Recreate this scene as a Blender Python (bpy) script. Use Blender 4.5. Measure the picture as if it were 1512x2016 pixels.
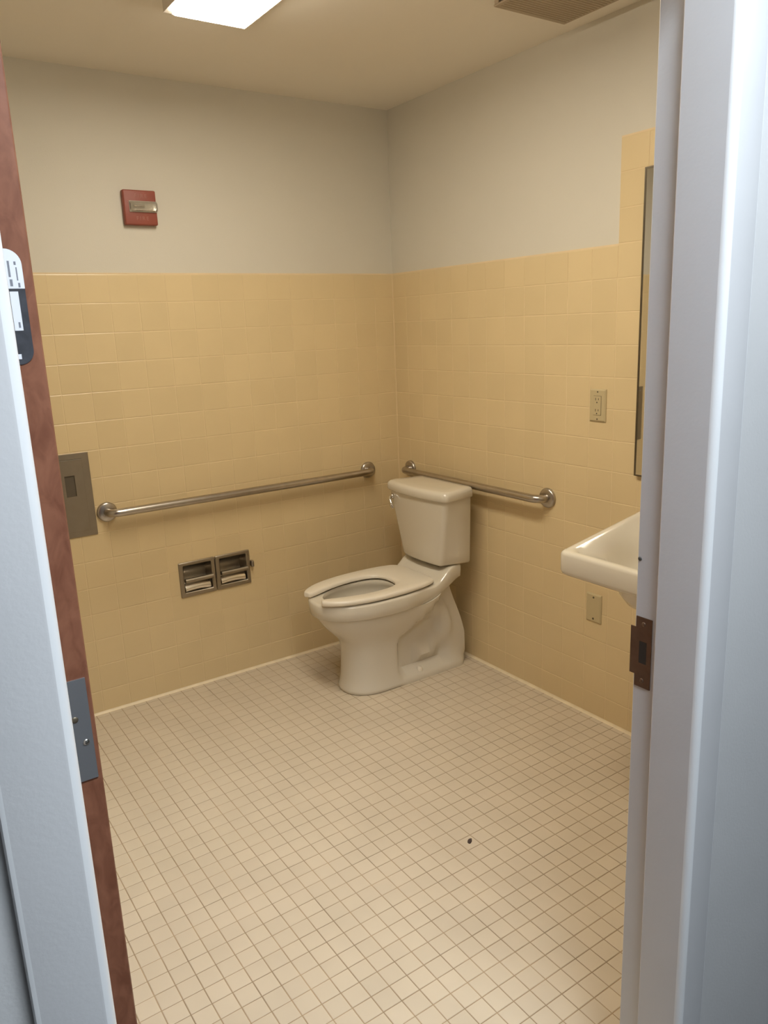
import bpy, bmesh, math, random
from mathutils import Vector, Matrix

random.seed(7)
for o in list(bpy.data.objects):
    bpy.data.objects.remove(o)
SC = bpy.context.scene
COL = SC.collection

# ------------------------------------------------------------------ camera
F_PX = 1524.9
CAM = Vector((3.0894, -2.1725, 1.5113))
YAW, PITCH, ROLL = 0.9799, -0.2371, -0.0402
fw = Vector((-math.sin(YAW) * math.cos(PITCH), math.cos(YAW) * math.cos(PITCH), math.sin(PITCH)))
r0 = fw.cross(Vector((0, 0, 1))).normalized()
u0 = r0.cross(fw)
RT = r0 * math.cos(ROLL) + u0 * math.sin(ROLL)
UP = -r0 * math.sin(ROLL) + u0 * math.cos(ROLL)
cd = bpy.data.cameras.new('camera')
cam = bpy.data.objects.new('camera', cd)
COL.objects.link(cam)
cd.sensor_fit = 'VERTICAL'
cd.sensor_height = 36.0
cd.lens = F_PX / 2016 * 36.0
cd.clip_start = 0.02
cam.matrix_world = Matrix(((RT.x, UP.x, -fw.x, CAM.x), (RT.y, UP.y, -fw.y, CAM.y),
                           (RT.z, UP.z, -fw.z, CAM.z), (0, 0, 0, 1)))
SC.camera = cam

# ------------------------------------------------------------------ world and exposure
W = bpy.data.worlds.new('world')
SC.world = W
W.use_nodes = True
W.node_tree.nodes['Background'].inputs[0].default_value = (0.75, 0.85, 1.0, 1)
W.node_tree.nodes['Background'].inputs[1].default_value = 0.02
vs = SC.view_settings
vs.view_transform = 'Standard'
vs.look = 'None'
vs.exposure = 0.0
vs.gamma = 1.0
vs.use_curve_mapping = False

ROOM_LIGHT_COLOR = (1.0, 0.92, 0.77)
ROOM_LIGHT = 29.0
HALL_LIGHT_COLOR = (0.83, 0.92, 1.0)
HALL_LIGHT = 43.0


# ------------------------------------------------------------------ materials
def mat(name, color, rough=0.5, metal=0.0, spec=0.5, noise=0.0, nscale=8.0, bump=0.0, bscale=200.0,
        coat=0.0, objrand=0.0, emission=None, estr=0.0, trans=0.0, rough_noise=0.0):
    m = bpy.data.materials.new(name)
    m.use_nodes = True
    nt = m.node_tree
    b = nt.nodes['Principled BSDF']
    b.inputs['Base Color'].default_value = (*color, 1)
    b.inputs['Roughness'].default_value = rough
    b.inputs['Metallic'].default_value = metal
    b.inputs['Specular IOR Level'].default_value = spec
    b.inputs['Coat Weight'].default_value = coat
    b.inputs['Transmission Weight'].default_value = trans
    tc = nt.nodes.new('ShaderNodeTexCoord')
    src = None
    if noise > 0:
        n = nt.nodes.new('ShaderNodeTexNoise')
        n.inputs['Scale'].default_value = nscale
        n.inputs['Detail'].default_value = 5
        geo = nt.nodes.new('ShaderNodeNewGeometry')
        nt.links.new(geo.outputs['Position'], n.inputs['Vector'])
        r = nt.nodes.new('ShaderNodeMapRange')
        r.inputs['From Min'].default_value = 0.3
        r.inputs['From Max'].default_value = 0.7
        r.inputs['To Min'].default_value = 1 - noise
        r.inputs['To Max'].default_value = 1 + noise
        nt.links.new(n.outputs['Fac'], r.inputs['Value'])
        src = r.outputs['Result']
    if objrand > 0:
        oi = nt.nodes.new('ShaderNodeObjectInfo')
        r2 = nt.nodes.new('ShaderNodeMapRange')
        r2.inputs['To Min'].default_value = 1 - objrand
        r2.inputs['To Max'].default_value = 1 + objrand
        nt.links.new(oi.outputs['Random'], r2.inputs['Value'])
        if src is None:
            src = r2.outputs['Result']
        else:
            mm = nt.nodes.new('ShaderNodeMath')
            mm.operation = 'MULTIPLY'
            nt.links.new(src, mm.inputs[0])
            nt.links.new(r2.outputs['Result'], mm.inputs[1])
            src = mm.outputs[0]
    if src is not None:
        vm = nt.nodes.new('ShaderNodeVectorMath')
        vm.operation = 'SCALE'
        vm.inputs[0].default_value = color
        nt.links.new(src, vm.inputs['Scale'])
        nt.links.new(vm.outputs[0], b.inputs['Base Color'])
    if bump > 0:
        n2 = nt.nodes.new('ShaderNodeTexNoise')
        n2.inputs['Scale'].default_value = bscale
        n2.inputs['Detail'].default_value = 3
        geo2 = nt.nodes.new('ShaderNodeNewGeometry')
        nt.links.new(geo2.outputs['Position'], n2.inputs['Vector'])
        bp = nt.nodes.new('ShaderNodeBump')
        bp.inputs['Strength'].default_value = bump
        bp.inputs['Distance'].default_value = 0.002
        nt.links.new(n2.outputs['Fac'], bp.inputs['Height'])
        nt.links.new(bp.outputs[0], b.inputs['Normal'])
    if emission:
        b.inputs['Emission Color'].default_value = (*emission, 1)
        b.inputs['Emission Strength'].default_value = estr
    return m


M = {}
M['paint'] = mat('cream_wall_paint', (0.635, 0.595, 0.505), 0.6, noise=0.015, nscale=3, bump=0.12, bscale=260)
M['ceiling'] = mat('ceiling_paint', (0.83, 0.77, 0.67), 0.65, noise=0.015, nscale=2, bump=0.12, bscale=220)
M['tile'] = mat('yellow_glazed_tile', (0.685, 0.54, 0.31), 0.30, spec=0.4, noise=0.02, nscale=5, objrand=0.022)
M['wall_grout'] = mat('cream_grout', (0.74, 0.58, 0.355), 0.8, noise=0.05, nscale=14)
M['caulk'] = mat('cream_caulk', (0.80, 0.68, 0.47), 0.45, noise=0.08, nscale=20)
M['floor_tile'] = mat('beige_mosaic_tile', (0.62, 0.53, 0.405), 0.38, spec=0.4, noise=0.04, nscale=6, objrand=0.03)
M['floor_grout'] = mat('brown_floor_grout', (0.37, 0.27, 0.165), 0.85, noise=0.28, nscale=9)
M['porcelain'] = mat('white_porcelain', (0.67, 0.615, 0.51), 0.12, spec=0.5, coat=0.2)
M['seat'] = mat('white_seat_plastic', (0.78, 0.71, 0.59), 0.28, bump=0.05, bscale=500)
M['steel'] = mat('brushed_steel', (0.47, 0.43, 0.385), 0.28, metal=1.0, noise=0.06, nscale=40)
M['satin'] = mat('satin_steel_panel', (0.36, 0.31, 0.24), 0.42, metal=1.0, noise=0.04, nscale=20)
M['polished'] = mat('polished_steel', (0.88, 0.84, 0.78), 0.20, metal=1.0)
M['chrome'] = mat('chrome', (0.72, 0.70, 0.66), 0.08, metal=1.0)
M['dark'] = mat('dark_recess', (0.03, 0.025, 0.02), 0.7)
M['slot'] = mat('dark_slot', (0.10, 0.08, 0.055), 0.6)
M['red'] = mat('red_plastic', (0.275, 0.066, 0.042), 0.5, noise=0.05, nscale=30)
M['redlet'] = mat('faded_red_lettering', (0.36, 0.14, 0.10), 0.5)
M['lens'] = mat('clear_strobe_lens', (0.95, 0.93, 0.88), 0.04, spec=0.6, trans=0.95, bump=0.5, bscale=70)
M['reflector'] = mat('strobe_reflector', (0.55, 0.52, 0.46), 0.30, metal=0.6, bump=1.0, bscale=60)
M['ivory'] = mat('ivory_plastic', (0.52, 0.425, 0.245), 0.42)
M['screw'] = mat('dull_screw', (0.16, 0.13, 0.09), 0.45, metal=0.6)
M['bright_screw'] = mat('bright_screw', (0.6, 0.58, 0.54), 0.2, metal=1.0)
M['mirror'] = mat('mirror_glass', (0.86, 0.86, 0.84), 0.02, metal=1.0)
M['frame_dark'] = mat('mirror_channel', (0.20, 0.17, 0.13), 0.35, metal=1.0)
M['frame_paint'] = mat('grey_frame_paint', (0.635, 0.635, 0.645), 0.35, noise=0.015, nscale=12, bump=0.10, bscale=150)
M['pale_edge'] = mat('pale_frame_edge', (0.80, 0.81, 0.82), 0.30, noise=0.01, nscale=12)
M['hall_paint'] = mat('hall_wall_paint', (0.60, 0.60, 0.60), 0.6, noise=0.02, nscale=6, bump=0.15, bscale=180)
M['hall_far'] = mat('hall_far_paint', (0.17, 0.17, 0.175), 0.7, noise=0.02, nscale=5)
M['hall_floor'] = mat('hall_carpet', (0.06, 0.057, 0.054), 0.9, noise=0.2, nscale=40)
M['strike'] = mat('bronze_strike', (0.17, 0.11, 0.075), 0.45, metal=0.7, noise=0.1, nscale=60)
M['hinge'] = mat('grey_hinge', (0.36, 0.37, 0.39), 0.40, metal=0.8)
M['label_white'] = mat('white_label', (0.74, 0.76, 0.80), 0.35)
M['label_dark'] = mat('black_label', (0.045, 0.047, 0.055), 0.4, noise=0.25, nscale=90)
M['label_ink'] = mat('label_ink', (0.20, 0.21, 0.24), 0.5)
M['water'] = mat('bowl_water', (0.30, 0.29, 0.25), 0.03, spec=0.6)
M['fixture'] = mat('fixture_white', (0.74, 0.68, 0.60), 0.4)
M['fan'] = mat('fan_cover_plastic', (0.40, 0.315, 0.215), 0.5)
M['scrap'] = mat('dark_scrap', (0.055, 0.035, 0.028), 0.8, noise=0.3, nscale=200)
M['silencer'] = mat('grey_rubber', (0.08, 0.075, 0.07), 0.7)


def wood_material():
    m = bpy.data.materials.new('red_brown_wood')
    m.use_nodes = True
    nt = m.node_tree
    b = nt.nodes['Principled BSDF']
    b.inputs['Roughness'].default_value = 0.42
    g = nt.nodes.new('ShaderNodeNewGeometry')
    mp = nt.nodes.new('ShaderNodeMapping')
    mp.inputs['Scale'].default_value = (22, 40, 20)
    n = nt.nodes.new('ShaderNodeTexNoise')
    n.inputs['Scale'].default_value = 1.6
    n.inputs['Detail'].default_value = 7
    n.inputs['Distortion'].default_value = 0.8
    cr = nt.nodes.new('ShaderNodeValToRGB')
    cr.color_ramp.elements[0].position = 0.30
    cr.color_ramp.elements[0].color = (0.165, 0.058, 0.030, 1)
    cr.color_ramp.elements[1].position = 0.68
    cr.color_ramp.elements[1].color = (0.260, 0.105, 0.058, 1)
    nt.links.new(g.outputs['Position'], mp.inputs['Vector'])
    nt.links.new(mp.outputs[0], n.inputs['Vector'])
    nt.links.new(n.outputs['Fac'], cr.inputs['Fac'])
    nt.links.new(cr.outputs[0], b.inputs['Base Color'])
    return m


M['wood'] = wood_material()


def diffuser_material(name, color, strength):
    m = bpy.data.materials.new(name)
    m.use_nodes = True
    nt = m.node_tree
    b = nt.nodes['Principled BSDF']
    b.inputs['Base Color'].default_value = (0.8, 0.8, 0.8, 1)
    b.inputs['Roughness'].default_value = 0.4
    g = nt.nodes.new('ShaderNodeNewGeometry')
    w1 = nt.nodes.new('ShaderNodeTexWave')
    w1.inputs['Scale'].default_value = 34
    w1.bands_direction = 'DIAGONAL'
    nt.links.new(g.outputs['Position'], w1.inputs['Vector'])
    bp = nt.nodes.new('ShaderNodeBump')
    bp.inputs['Strength'].default_value = 0.4
    bp.inputs['Distance'].default_value = 0.002
    nt.links.new(w1.outputs['Fac'], bp.inputs['Height'])
    nt.links.new(bp.outputs[0], b.inputs['Normal'])
    b.inputs['Emission Color'].default_value = (*color, 1)
    b.inputs['Emission Strength'].default_value = strength
    return m


M['room_diffuser'] = diffuser_material('room_light_diffuser', ROOM_LIGHT_COLOR, ROOM_LIGHT)
M['hall_diffuser'] = diffuser_material('hall_light_diffuser', HALL_LIGHT_COLOR, HALL_LIGHT)


# ------------------------------------------------------------------ builders
def link(o, parent=None):
    COL.objects.link(o)
    if parent is not None:
        o.parent = parent
    return o


def obj(name, bm, material, parent=None, smooth=False, angle=None):
    """Link a bmesh given in world coordinates as one mesh object with its origin at its base centre."""
    bmesh.ops.recalc_face_normals(bm, faces=bm.faces)
    me = bpy.data.meshes.new(name)
    xs = [v.co.x for v in bm.verts]
    ys = [v.co.y for v in bm.verts]
    zs = [v.co.z for v in bm.verts]
    c = Vector(((min(xs) + max(xs)) / 2, (min(ys) + max(ys)) / 2, min(zs)))
    for v in bm.verts:
        v.co -= c
    bm.to_mesh(me)
    bm.free()
    for m in (material if isinstance(material, (list, tuple)) else [material]):
        me.materials.append(m)
    if smooth:
        me.polygons.foreach_set('use_smooth', [True] * len(me.polygons))
        if angle:
            me.set_sharp_from_angle(angle=math.radians(angle))
    o = bpy.data.objects.new(name, me)
    pw = Vector((0, 0, 0))
    p = parent
    while p is not None:
        pw += p.location
        p = p.parent
    o.location = c - pw
    return link(o, parent)


def thing(name, loc, label, category, group=None):
    o = bpy.data.objects.new(name, None)
    o.empty_display_size = 0.05
    o.location = loc
    link(o)
    return tag(o, label, category, group)


def tag(o, label, category, group=None):
    o['label'] = label
    o['category'] = category
    if group:
        o['group'] = group
    return o


def structure(o, label=None):
    o['kind'] = 'structure'
    if label:
        o['label'] = label
    return o


def box(bm, x0, x1, y0, y1, z0, z1, bevel=0.0, seg=2, mi=0):
    r = bmesh.ops.create_cube(bm, size=1.0)
    vs_ = r['verts']
    for v in vs_:
        v.co = Vector((x0 + (v.co.x + .5) * (x1 - x0), y0 + (v.co.y + .5) * (y1 - y0), z0 + (v.co.z + .5) * (z1 - z0)))
    fs = list({f for v in vs_ for f in v.link_faces})
    for f in fs:
        f.material_index = mi
    if bevel > 0:
        es = list({e for v in vs_ for e in v.link_edges})
        bmesh.ops.bevel(bm, geom=es, offset=bevel, segments=seg, affect='EDGES', profile=0.5)
    return bm


def boxes(*args, bevel=0.0, seg=2):
    bm = bmesh.new()
    for a in args:
        box(bm, *a, bevel=bevel, seg=seg)
    return bm


def sweep(bm, path, radius, n=14, cap=True):
    """Round tube along a list of points (parallel transport)."""
    pts = [Vector(p) for p in path]
    rings = []
    t = (pts[1] - pts[0]).normalized()
    a = Vector((0, 0, 1)) if abs(t.z) < 0.9 else Vector((1, 0, 0))
    u = t.cross(a).normalized()
    for i, p in enumerate(pts):
        if i == 0:
            tn = (pts[1] - pts[0]).normalized()
        elif i == len(pts) - 1:
            tn = (pts[-1] - pts[-2]).normalized()
        else:
            tn = (pts[i + 1] - pts[i - 1]).normalized()
        u = (u - tn * u.dot(tn)).normalized()
        w = tn.cross(u)
        rad = radius[i] if isinstance(radius, (list, tuple)) else radius
        rings.append([bm.verts.new(p + (u * math.cos(2 * math.pi * k / n) + w * math.sin(2 * math.pi * k / n)) * rad) for k in range(n)])
    for A, B in zip(rings, rings[1:]):
        for k in range(n):
            bm.faces.new((A[k], A[(k + 1) % n], B[(k + 1) % n], B[k]))
    if cap:
        bm.faces.new(rings[0][::-1])
        bm.faces.new(rings[-1])
    return bm


def lathe(bm, profile, origin, axis, n=28):
    """profile: list of (radius, height along axis)."""
    axis = Vector(axis).normalized()
    a = Vector((0, 0, 1)) if abs(axis.z) < 0.9 else Vector((1, 0, 0))
    u = axis.cross(a).normalized()
    w = axis.cross(u)
    origin = Vector(origin)
    rings = []
    for r, h in profile:
        if r < 1e-6:
            rings.append([bm.verts.new(origin + axis * h)])
        else:
            rings.append([bm.verts.new(origin + axis * h + (u * math.cos(2 * math.pi * k / n) + w * math.sin(2 * math.pi * k / n)) * r) for k in range(n)])
    for A, B in zip(rings, rings[1:]):
        if len(A) == 1 and len(B) == 1:
            continue
        for k in range(n):
            k2 = (k + 1) % n
            if len(A) == 1:
                bm.faces.new((A[0], B[k], B[k2]))
            elif len(B) == 1:
                bm.faces.new((A[k], A[k2], B[0]))
            else:
                bm.faces.new((A[k], A[k2], B[k2], B[k]))
    if len(rings[0]) > 1:
        bm.faces.new(rings[0][::-1])
    if len(rings[-1]) > 1:
        bm.faces.new(rings[-1])
    return bm


def loft(bm, rings, cap0=True, cap1=True):
    R = [[bm.verts.new(p) for p in r] for r in rings]
    n = len(R[0])
    for A, B in zip(R, R[1:]):
        for k in range(n):
            bm.faces.new((A[k], A[(k + 1) % n], B[(k + 1) % n], B[k]))
    if cap0:
        bm.faces.new(R[0][::-1])
    if cap1:
        bm.faces.new(R[-1])
    return bm


def prism(bm, outline, axis_from, axis_to):
    """outline: list of functions points given as 3D at axis_from offset; extruded by the vector axis_to-axis_from."""
    d = Vector(axis_to) - Vector(axis_from)
    a = [bm.verts.new(Vector(p)) for p in outline]
    b = [bm.verts.new(Vector(p) + d) for p in outline]
    n = len(a)
    bm.faces.new(a)
    bm.faces.new(b[::-1])
    for k in range(n):
        bm.faces.new((a[k], a[(k + 1) % n], b[(k + 1) % n], b[k]))
    return bm


def catmull(pts, n):
    """n samples along an open Catmull-Rom curve through 2D points."""
    P = [pts[0]] + list(pts) + [pts[-1]]
    out = []
    m = len(pts) - 1
    for i in range(n):
        t = i / (n - 1) * m
        k = min(int(t), m - 1)
        f = t - k
        p0, p1, p2, p3 = P[k], P[k + 1], P[k + 2], P[k + 3]
        out.append(tuple(0.5 * (2 * b + (c - a) * f + (2 * a - 5 * b + 4 * c - d) * f * f + (3 * b - a - 3 * c + d) * f ** 3)
                         for a, b, c, d in zip(p0, p1, p2, p3)))
    return out


def sm(a, b, x):
    t = max(0.0, min(1.0, (x - a) / (b - a)))
    return t * t * (3 - 2 * t)


# ------------------------------------------------------------------ room dimensions
CEIL = 2.44
PW = 0.1095          # wall tile pitch
ZT = 1.7413          # top of the wainscot
OL, OR_ = 0.104, 0.1018   # first tile widths next to the corner
JW = 0.0017          # wall joint width
YF = -2.35           # far side wall behind the open door
XD = 2.312           # room face of the doorway wall
XH = 2.428           # hall face of the doorway wall
DEPTH = 0.0008       # joint depth
TP = (-1.157, -0.833, 0.412, 0.566)       # recessed paper holder (y0, y1, z0, z1)
HOLE = (TP[0] + .012, TP[1] - .012, TP[2] + .012, TP[3] - .012)
Y_R, Y_L = -1.140, -2.078                 # door frame rabbets
HEAD = 2.05

# walls (the face behind the tiles carries the grout, tile faces sit at x = 0 / y = 0)
GR = -DEPTH
bm = bmesh.new()
y0, y1, z0, z1 = HOLE
for (a, b, c, d) in ((YF, y0, 0, ZT), (y1, 0.0, 0, ZT), (y0, y1, 0, z0), (y0, y1, z1, ZT)):
    box(bm, -0.14, GR, a, b, c, d)
wall_left = structure(obj('wall_left', bm, M['wall_grout']))
bm = boxes((-0.14, -0.004, YF, 0.0045, ZT, CEIL))
obj('painted_wall', bm, M['paint'], wall_left)
bm = boxes((-0.14, XD, -GR, 0.14, -0.02, ZT), (1.3063, XD, -GR, 0.14, ZT, ZT + 3 * PW))
wall_right = structure(obj('wall_right', bm, M['wall_grout']))
bm = boxes((-0.14, 1.3063, 0.004, 0.14, ZT, CEIL), (1.3063, XD, 0.004, 0.14, ZT + 3 * PW, CEIL))
obj('painted_wall', bm, M['paint'], wall_right)
wall_back = structure(obj('wall_back', boxes((-0.14, XD, YF - .12, YF, -0.02, CEIL)), M['paint']))

# doorway wall: room-side cream, hall-side grey
bm = bmesh.new()
for (ya, yb, za, zb) in ((-4.6, Y_L - .035, -0.02, 2.7), (Y_R + .035, 3.0, -0.02, 2.7), (Y_L - .035, Y_R + .035, HEAD + .035, 2.7)):
    box(bm, XD + .02, XH, ya, yb, za, zb)
wall_front = structure(obj('wall_front', bm, M['hall_paint']))
bm = bmesh.new()
for (ya, yb, za, zb) in ((YF, Y_L - .035, -0.02, CEIL), (Y_R + .035, 0.0, -0.02, CEIL), (Y_L - .035, Y_R + .035, HEAD + .035, CEIL)):
    box(bm, XD, XD + .02, ya, yb, za, zb)
obj('painted_wall', bm, M['paint'], wall_front)

ceiling = structure(obj('ceiling', boxes((-0.14, XD, YF - .12, 0.14, CEIL, CEIL + .1)), M['ceiling']))
floor = structure(obj('floor', boxes((-0.14, XH + .0, YF - .12, 0.14, -0.12, -0.0012)), M['floor_grout']))

# hallway shell
structure(obj('floor_hall', boxes((XH, 4.3, -4.6, 3.0, -0.12, -0.004)), M['hall_floor']))
structure(obj('ceiling_hall', boxes((XH, 4.3, -4.6, 3.0, 2.7, 2.8)), M['hall_far']))
structure(obj('wall_hall', boxes((4.3, 4.4, -4.6, 3.0, -0.02, 2.7)), M['hall_far']))
structure(obj('wall_hall_end', boxes((XH, 4.3, 3.0, 3.1, -0.02, 2.7)), M['hall_far']))
structure(obj('wall_hall_end', boxes((XH, 4.3, -4.7, -4.6, -0.02, 2.7)), M['hall_far']))


# ------------------------------------------------------------------ wall tiles
def tile_bm(w, h, top_round=False, t=0.0055):
    """Tile in local space: width along x, height along z, face towards -y at y = 0."""
    bm = bmesh.new()
    j = JW / 2
    b = 0.0018
    d = 0.0007
    x0, x1, z0, z1 = -w / 2 + j, w / 2 - j, j, h - j
    if top_round:
        # bullnose: the top edge rolls back to the wall
        prof = [(z0, t), (z0, d), (z0 + b, 0.0), (z1 - .008, 0.0), (z1 - .0045, .0007), (z1 - .0018, .0022), (z1, .0050), (z1, t)]
        a = [bm.verts.new((x0, y, z)) for z, y in prof]
        c = [bm.verts.new((x1, y, z)) for z, y in prof]
        for k in range(len(prof) - 1):
            bm.faces.new((a[k], c[k], c[k + 1], a[k + 1]))
        bm.faces.new(a)
        bm.faces.new(c[::-1])
        return bm
    A = [bm.verts.new(p) for p in ((x0, t, z0), (x1, t, z0), (x1, t, z1), (x0, t, z1))]
    B = [bm.verts.new(p) for p in ((x0, d, z0), (x1, d, z0), (x1, d, z1), (x0, d, z1))]
    C = [bm.verts.new(p) for p in ((x0 + b, 0, z0 + b), (x1 - b, 0, z0 + b), (x1 - b, 0, z1 - b), (x0 + b, 0, z1 - b))]
    for P, Q in ((A, B), (B, C)):
        for k in range(4):
            bm.faces.new((P[k], P[(k + 1) % 4], Q[(k + 1) % 4], Q[k]))
    bm.faces.new(C)
    return bm


_tiles = {}


def tile_mesh(w, h, top_round=False):
    key = (round(w, 4), round(h, 4), top_round)
    if key not in _tiles:
        bm = tile_bm(w, h, top_round)
        bmesh.ops.recalc_face_normals(bm, faces=bm.faces)
        me = bpy.data.meshes.new('tile')
        bm.to_mesh(me)
        bm.free()
        me.materials.append(M['tile'])
        _tiles[key] = me
    return _tiles[key]


rows = []
z = ZT
for k in range(15):
    rows.append((z - PW, PW, k == 0))
    z -= PW
rows.append((0.0, z, False))


def columns(first, total):
    cs = [(0.0, first)]
    p = first
    while p < total - 1e-4:
        w = min(PW, total - p)
        cs.append((p, w))
        p += PW
    return cs


def sub_rect(a, hole):
    """Pieces of rectangle a = (u0,u1,z0,z1) left outside the hole."""
    u0, u1, z0, z1 = a
    h0, h1, g0, g1 = hole
    if u1 <= h0 or u0 >= h1 or z1 <= g0 or z0 >= g1:
        return None
    out = []
    if u0 < h0: out.append((u0, h0, z0, z1))
    if u1 > h1: out.append((h1, u1, z0, z1))
    m0, m1 = max(u0, h0), min(u1, h1)
    if z0 < g0: out.append((m0, m1, z0, g0))
    if z1 > g1: out.append((m0, m1, g1, z1))
    return out


def add_tile(parent, wall, u, w, z0, h, rnd):
    """wall 'L': tile from distance u to u+w from the corner along -y; 'R': along +x."""
    if wall == 'L':
        pieces = sub_rect((-(u + w), -u, z0, z0 + h), HOLE)
        if pieces is not None:
            if not pieces:
                return
            bm = bmesh.new()
            for (a, b, c, d) in pieces:
                box(bm, -0.0055, 0.0, a + (JW / 2 if a == -(u + w) else 0), b - (JW / 2 if b == -u else 0),
                    c + (JW / 2 if c == z0 else 0), d - (JW / 2 if d == z0 + h else 0))
            obj('tile', bm, M['tile'], parent)
            return
    o = bpy.data.objects.new('tile', tile_mesh(w, h, rnd))
    off = random.uniform(-.00015, .00015)
    if wall == 'L':
        wl = Vector((off, -(u + w / 2), z0))
        o.rotation_euler = (random.uniform(-.0015, .0015), 0, math.pi / 2 + random.uniform(-.0015, .0015))
    else:
        wl = Vector((u + w / 2, off, z0))
        o.rotation_euler = (random.uniform(-.0015, .0015), 0, random.uniform(-.0015, .0015))
    o.location = wl - parent.location
    link(o, parent)


def rest_tiles(parent, wall, cells):
    bm = bmesh.new()
    for (u, w, z0, h, rnd) in cells:
        t = tile_bm(w, h, rnd)
        if wall == 'L':
            mx = Matrix.Translation((0, -(u + w / 2), z0)) @ Matrix.Rotation(math.pi / 2, 4, 'Z')
        else:
            mx = Matrix.Translation((u + w / 2, 0, z0))
        t.transform(mx)
        me = bpy.data.meshes.new('tmp')
        t.to_mesh(me)
        t.free()
        bm.from_mesh(me)
        bpy.data.meshes.remove(me)
    o = obj('remaining_tiles', bm, M['tile'], parent)
    o['kind'] = 'stuff'


for wall, parent, first, total, nvis in (('L', wall_left, OL, -YF, 15), ('R', wall_right, OR_, XD, 14)):
    rest = []
    for i, (u, w) in enumerate(columns(first, total)):
        for (z0, h, rnd) in rows:
            rr = rnd and not (wall == 'R' and u > 1.30)
            if i < nvis:
                add_tile(parent, wall, u, w, z0, h, rr)
            else:
                rest.append((u, w, z0, h, rr))
    if wall == 'R':
        for i, (u, w) in enumerate(columns(first, total)):
            if u > 1.30:
                for k in range(3):
                    if i < nvis:
                        add_tile(parent, wall, u, w, ZT + k * PW, PW, k == 2)
                    else:
                        rest.append((u, w, ZT + k * PW, PW, k == 2))
    rest_tiles(parent, wall, rest)


# caulk beads where the walls meet the floor
def bead(bm, p, q, out, r=0.0085):
    prof = [(0, 0), (r, 0), (r * .55, r * .22), (r * .22, r * .6), (0, r * 1.1)]
    out = Vector(out)
    a = [bm.verts.new(Vector(p) + out * x + Vector((0, 0, zz))) for x, zz in prof]
    b = [bm.verts.new(Vector(q) + out * x + Vector((0, 0, zz))) for x, zz in prof]
    n = len(a)
    for k in range(n):
        bm.faces.new((a[k], a[(k + 1) % n], b[(k + 1) % n], b[k]))
    bm.faces.new(a)
    bm.faces.new(b[::-1])
    return bm


structure(obj('caulk_bead_left', bead(bmesh.new(), (0.0, YF, 0), (0.0, 0, 0), (1, 0, 0)), M['caulk']))
bm = bmesh.new()
loft(bm, [[(-.001, .001, z), (.0022, .001, z), (.0022, -.0004, z), (.0010, -.0010, z), (.0004, -.0022, z), (-.001, -.0022, z)] for z in (.004, ZT - .006)])
obj('corner_caulk', bm, M['wall_grout'], wall_left)
structure(obj('caulk_bead_right', bead(bmesh.new(), (0, 0.0, 0), (XD, 0.0, 0), (0, -1, 0)), M['caulk']))

# ------------------------------------------------------------------ floor mosaic
PF = 0.0511
FX0, FY0 = 1.4597 % PF, (-1.5117) % PF - PF
fj = 0.0024


def to_px(p):
    d = Vector(p) - CAM
    zz = d.dot(fw)
    if zz < 0.05:
        return None
    return 756 + F_PX * d.dot(RT) / zz, 1008 - F_PX * d.dot(UP) / zz


def floor_tile_bm(w, h):
    bm = bmesh.new()
    b, d = 0.0012, 0.0006
    x0, x1, y0, y1 = -w / 2, w / 2, -h / 2, h / 2
    A = [bm.verts.new(p) for p in ((x0, y0, -.004), (x1, y0, -.004), (x1, y1, -.004), (x0, y1, -.004))]
    B = [bm.verts.new(p) for p in ((x0, y0, -d), (x1, y0, -d), (x1, y1, -d), (x0, y1, -d))]
    C = [bm.verts.new(p) for p in ((x0 + b, y0 + b, 0), (x1 - b, y0 + b, 0), (x1 - b, y1 - b, 0), (x0 + b, y1 - b, 0))]
    for P, Q in ((A, B), (B, C)):
        for k in range(4):
            bm.faces.new((P[k], P[(k + 1) % 4], Q[(k + 1) % 4], Q[k]))
    bm.faces.new(C)
    return bm


cells = []
x = FX0 - PF
while x < XH:
    y = FY0 + PF
    while y > YF - PF:
        x0, x1 = max(x + fj / 2, 0.001), min(x + PF - fj / 2, XH - .002)
        y1_, y0_ = min(y + PF - fj / 2, -0.001), max(y + fj / 2, YF + .001)
        if x1 - x0 > .004 and y1_ - y0_ > .004:
            cx, cy = (x0 + x1) / 2, (y0_ + y1_) / 2
            c = [to_px((a, b, 0)) for a, b in ((x0, y0_), (x1, y0_), (x1, y1_), (x0, y1_))]
            area = 0.0
            if all(c):
                area = abs(sum(c[k][0] * c[(k + 1) % 4][1] - c[(k + 1) % 4][0] * c[k][1] for k in range(4))) / 2
                u, v = to_px((cx, cy, 0))
                ul = 175 + (v - 1310) * 0.130
                ur = 1243 - (v - 1340) * 0.034
                if not (ul < u < ur and v < 2016) or cx > XD:
                    area = 0.0
            cells.append((area, x0, x1, y0_, y1_))
        y -= PF
    x += PF
cells.sort(key=lambda c: -c[0])
_ft = {}
bm_rest = bmesh.new()
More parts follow.
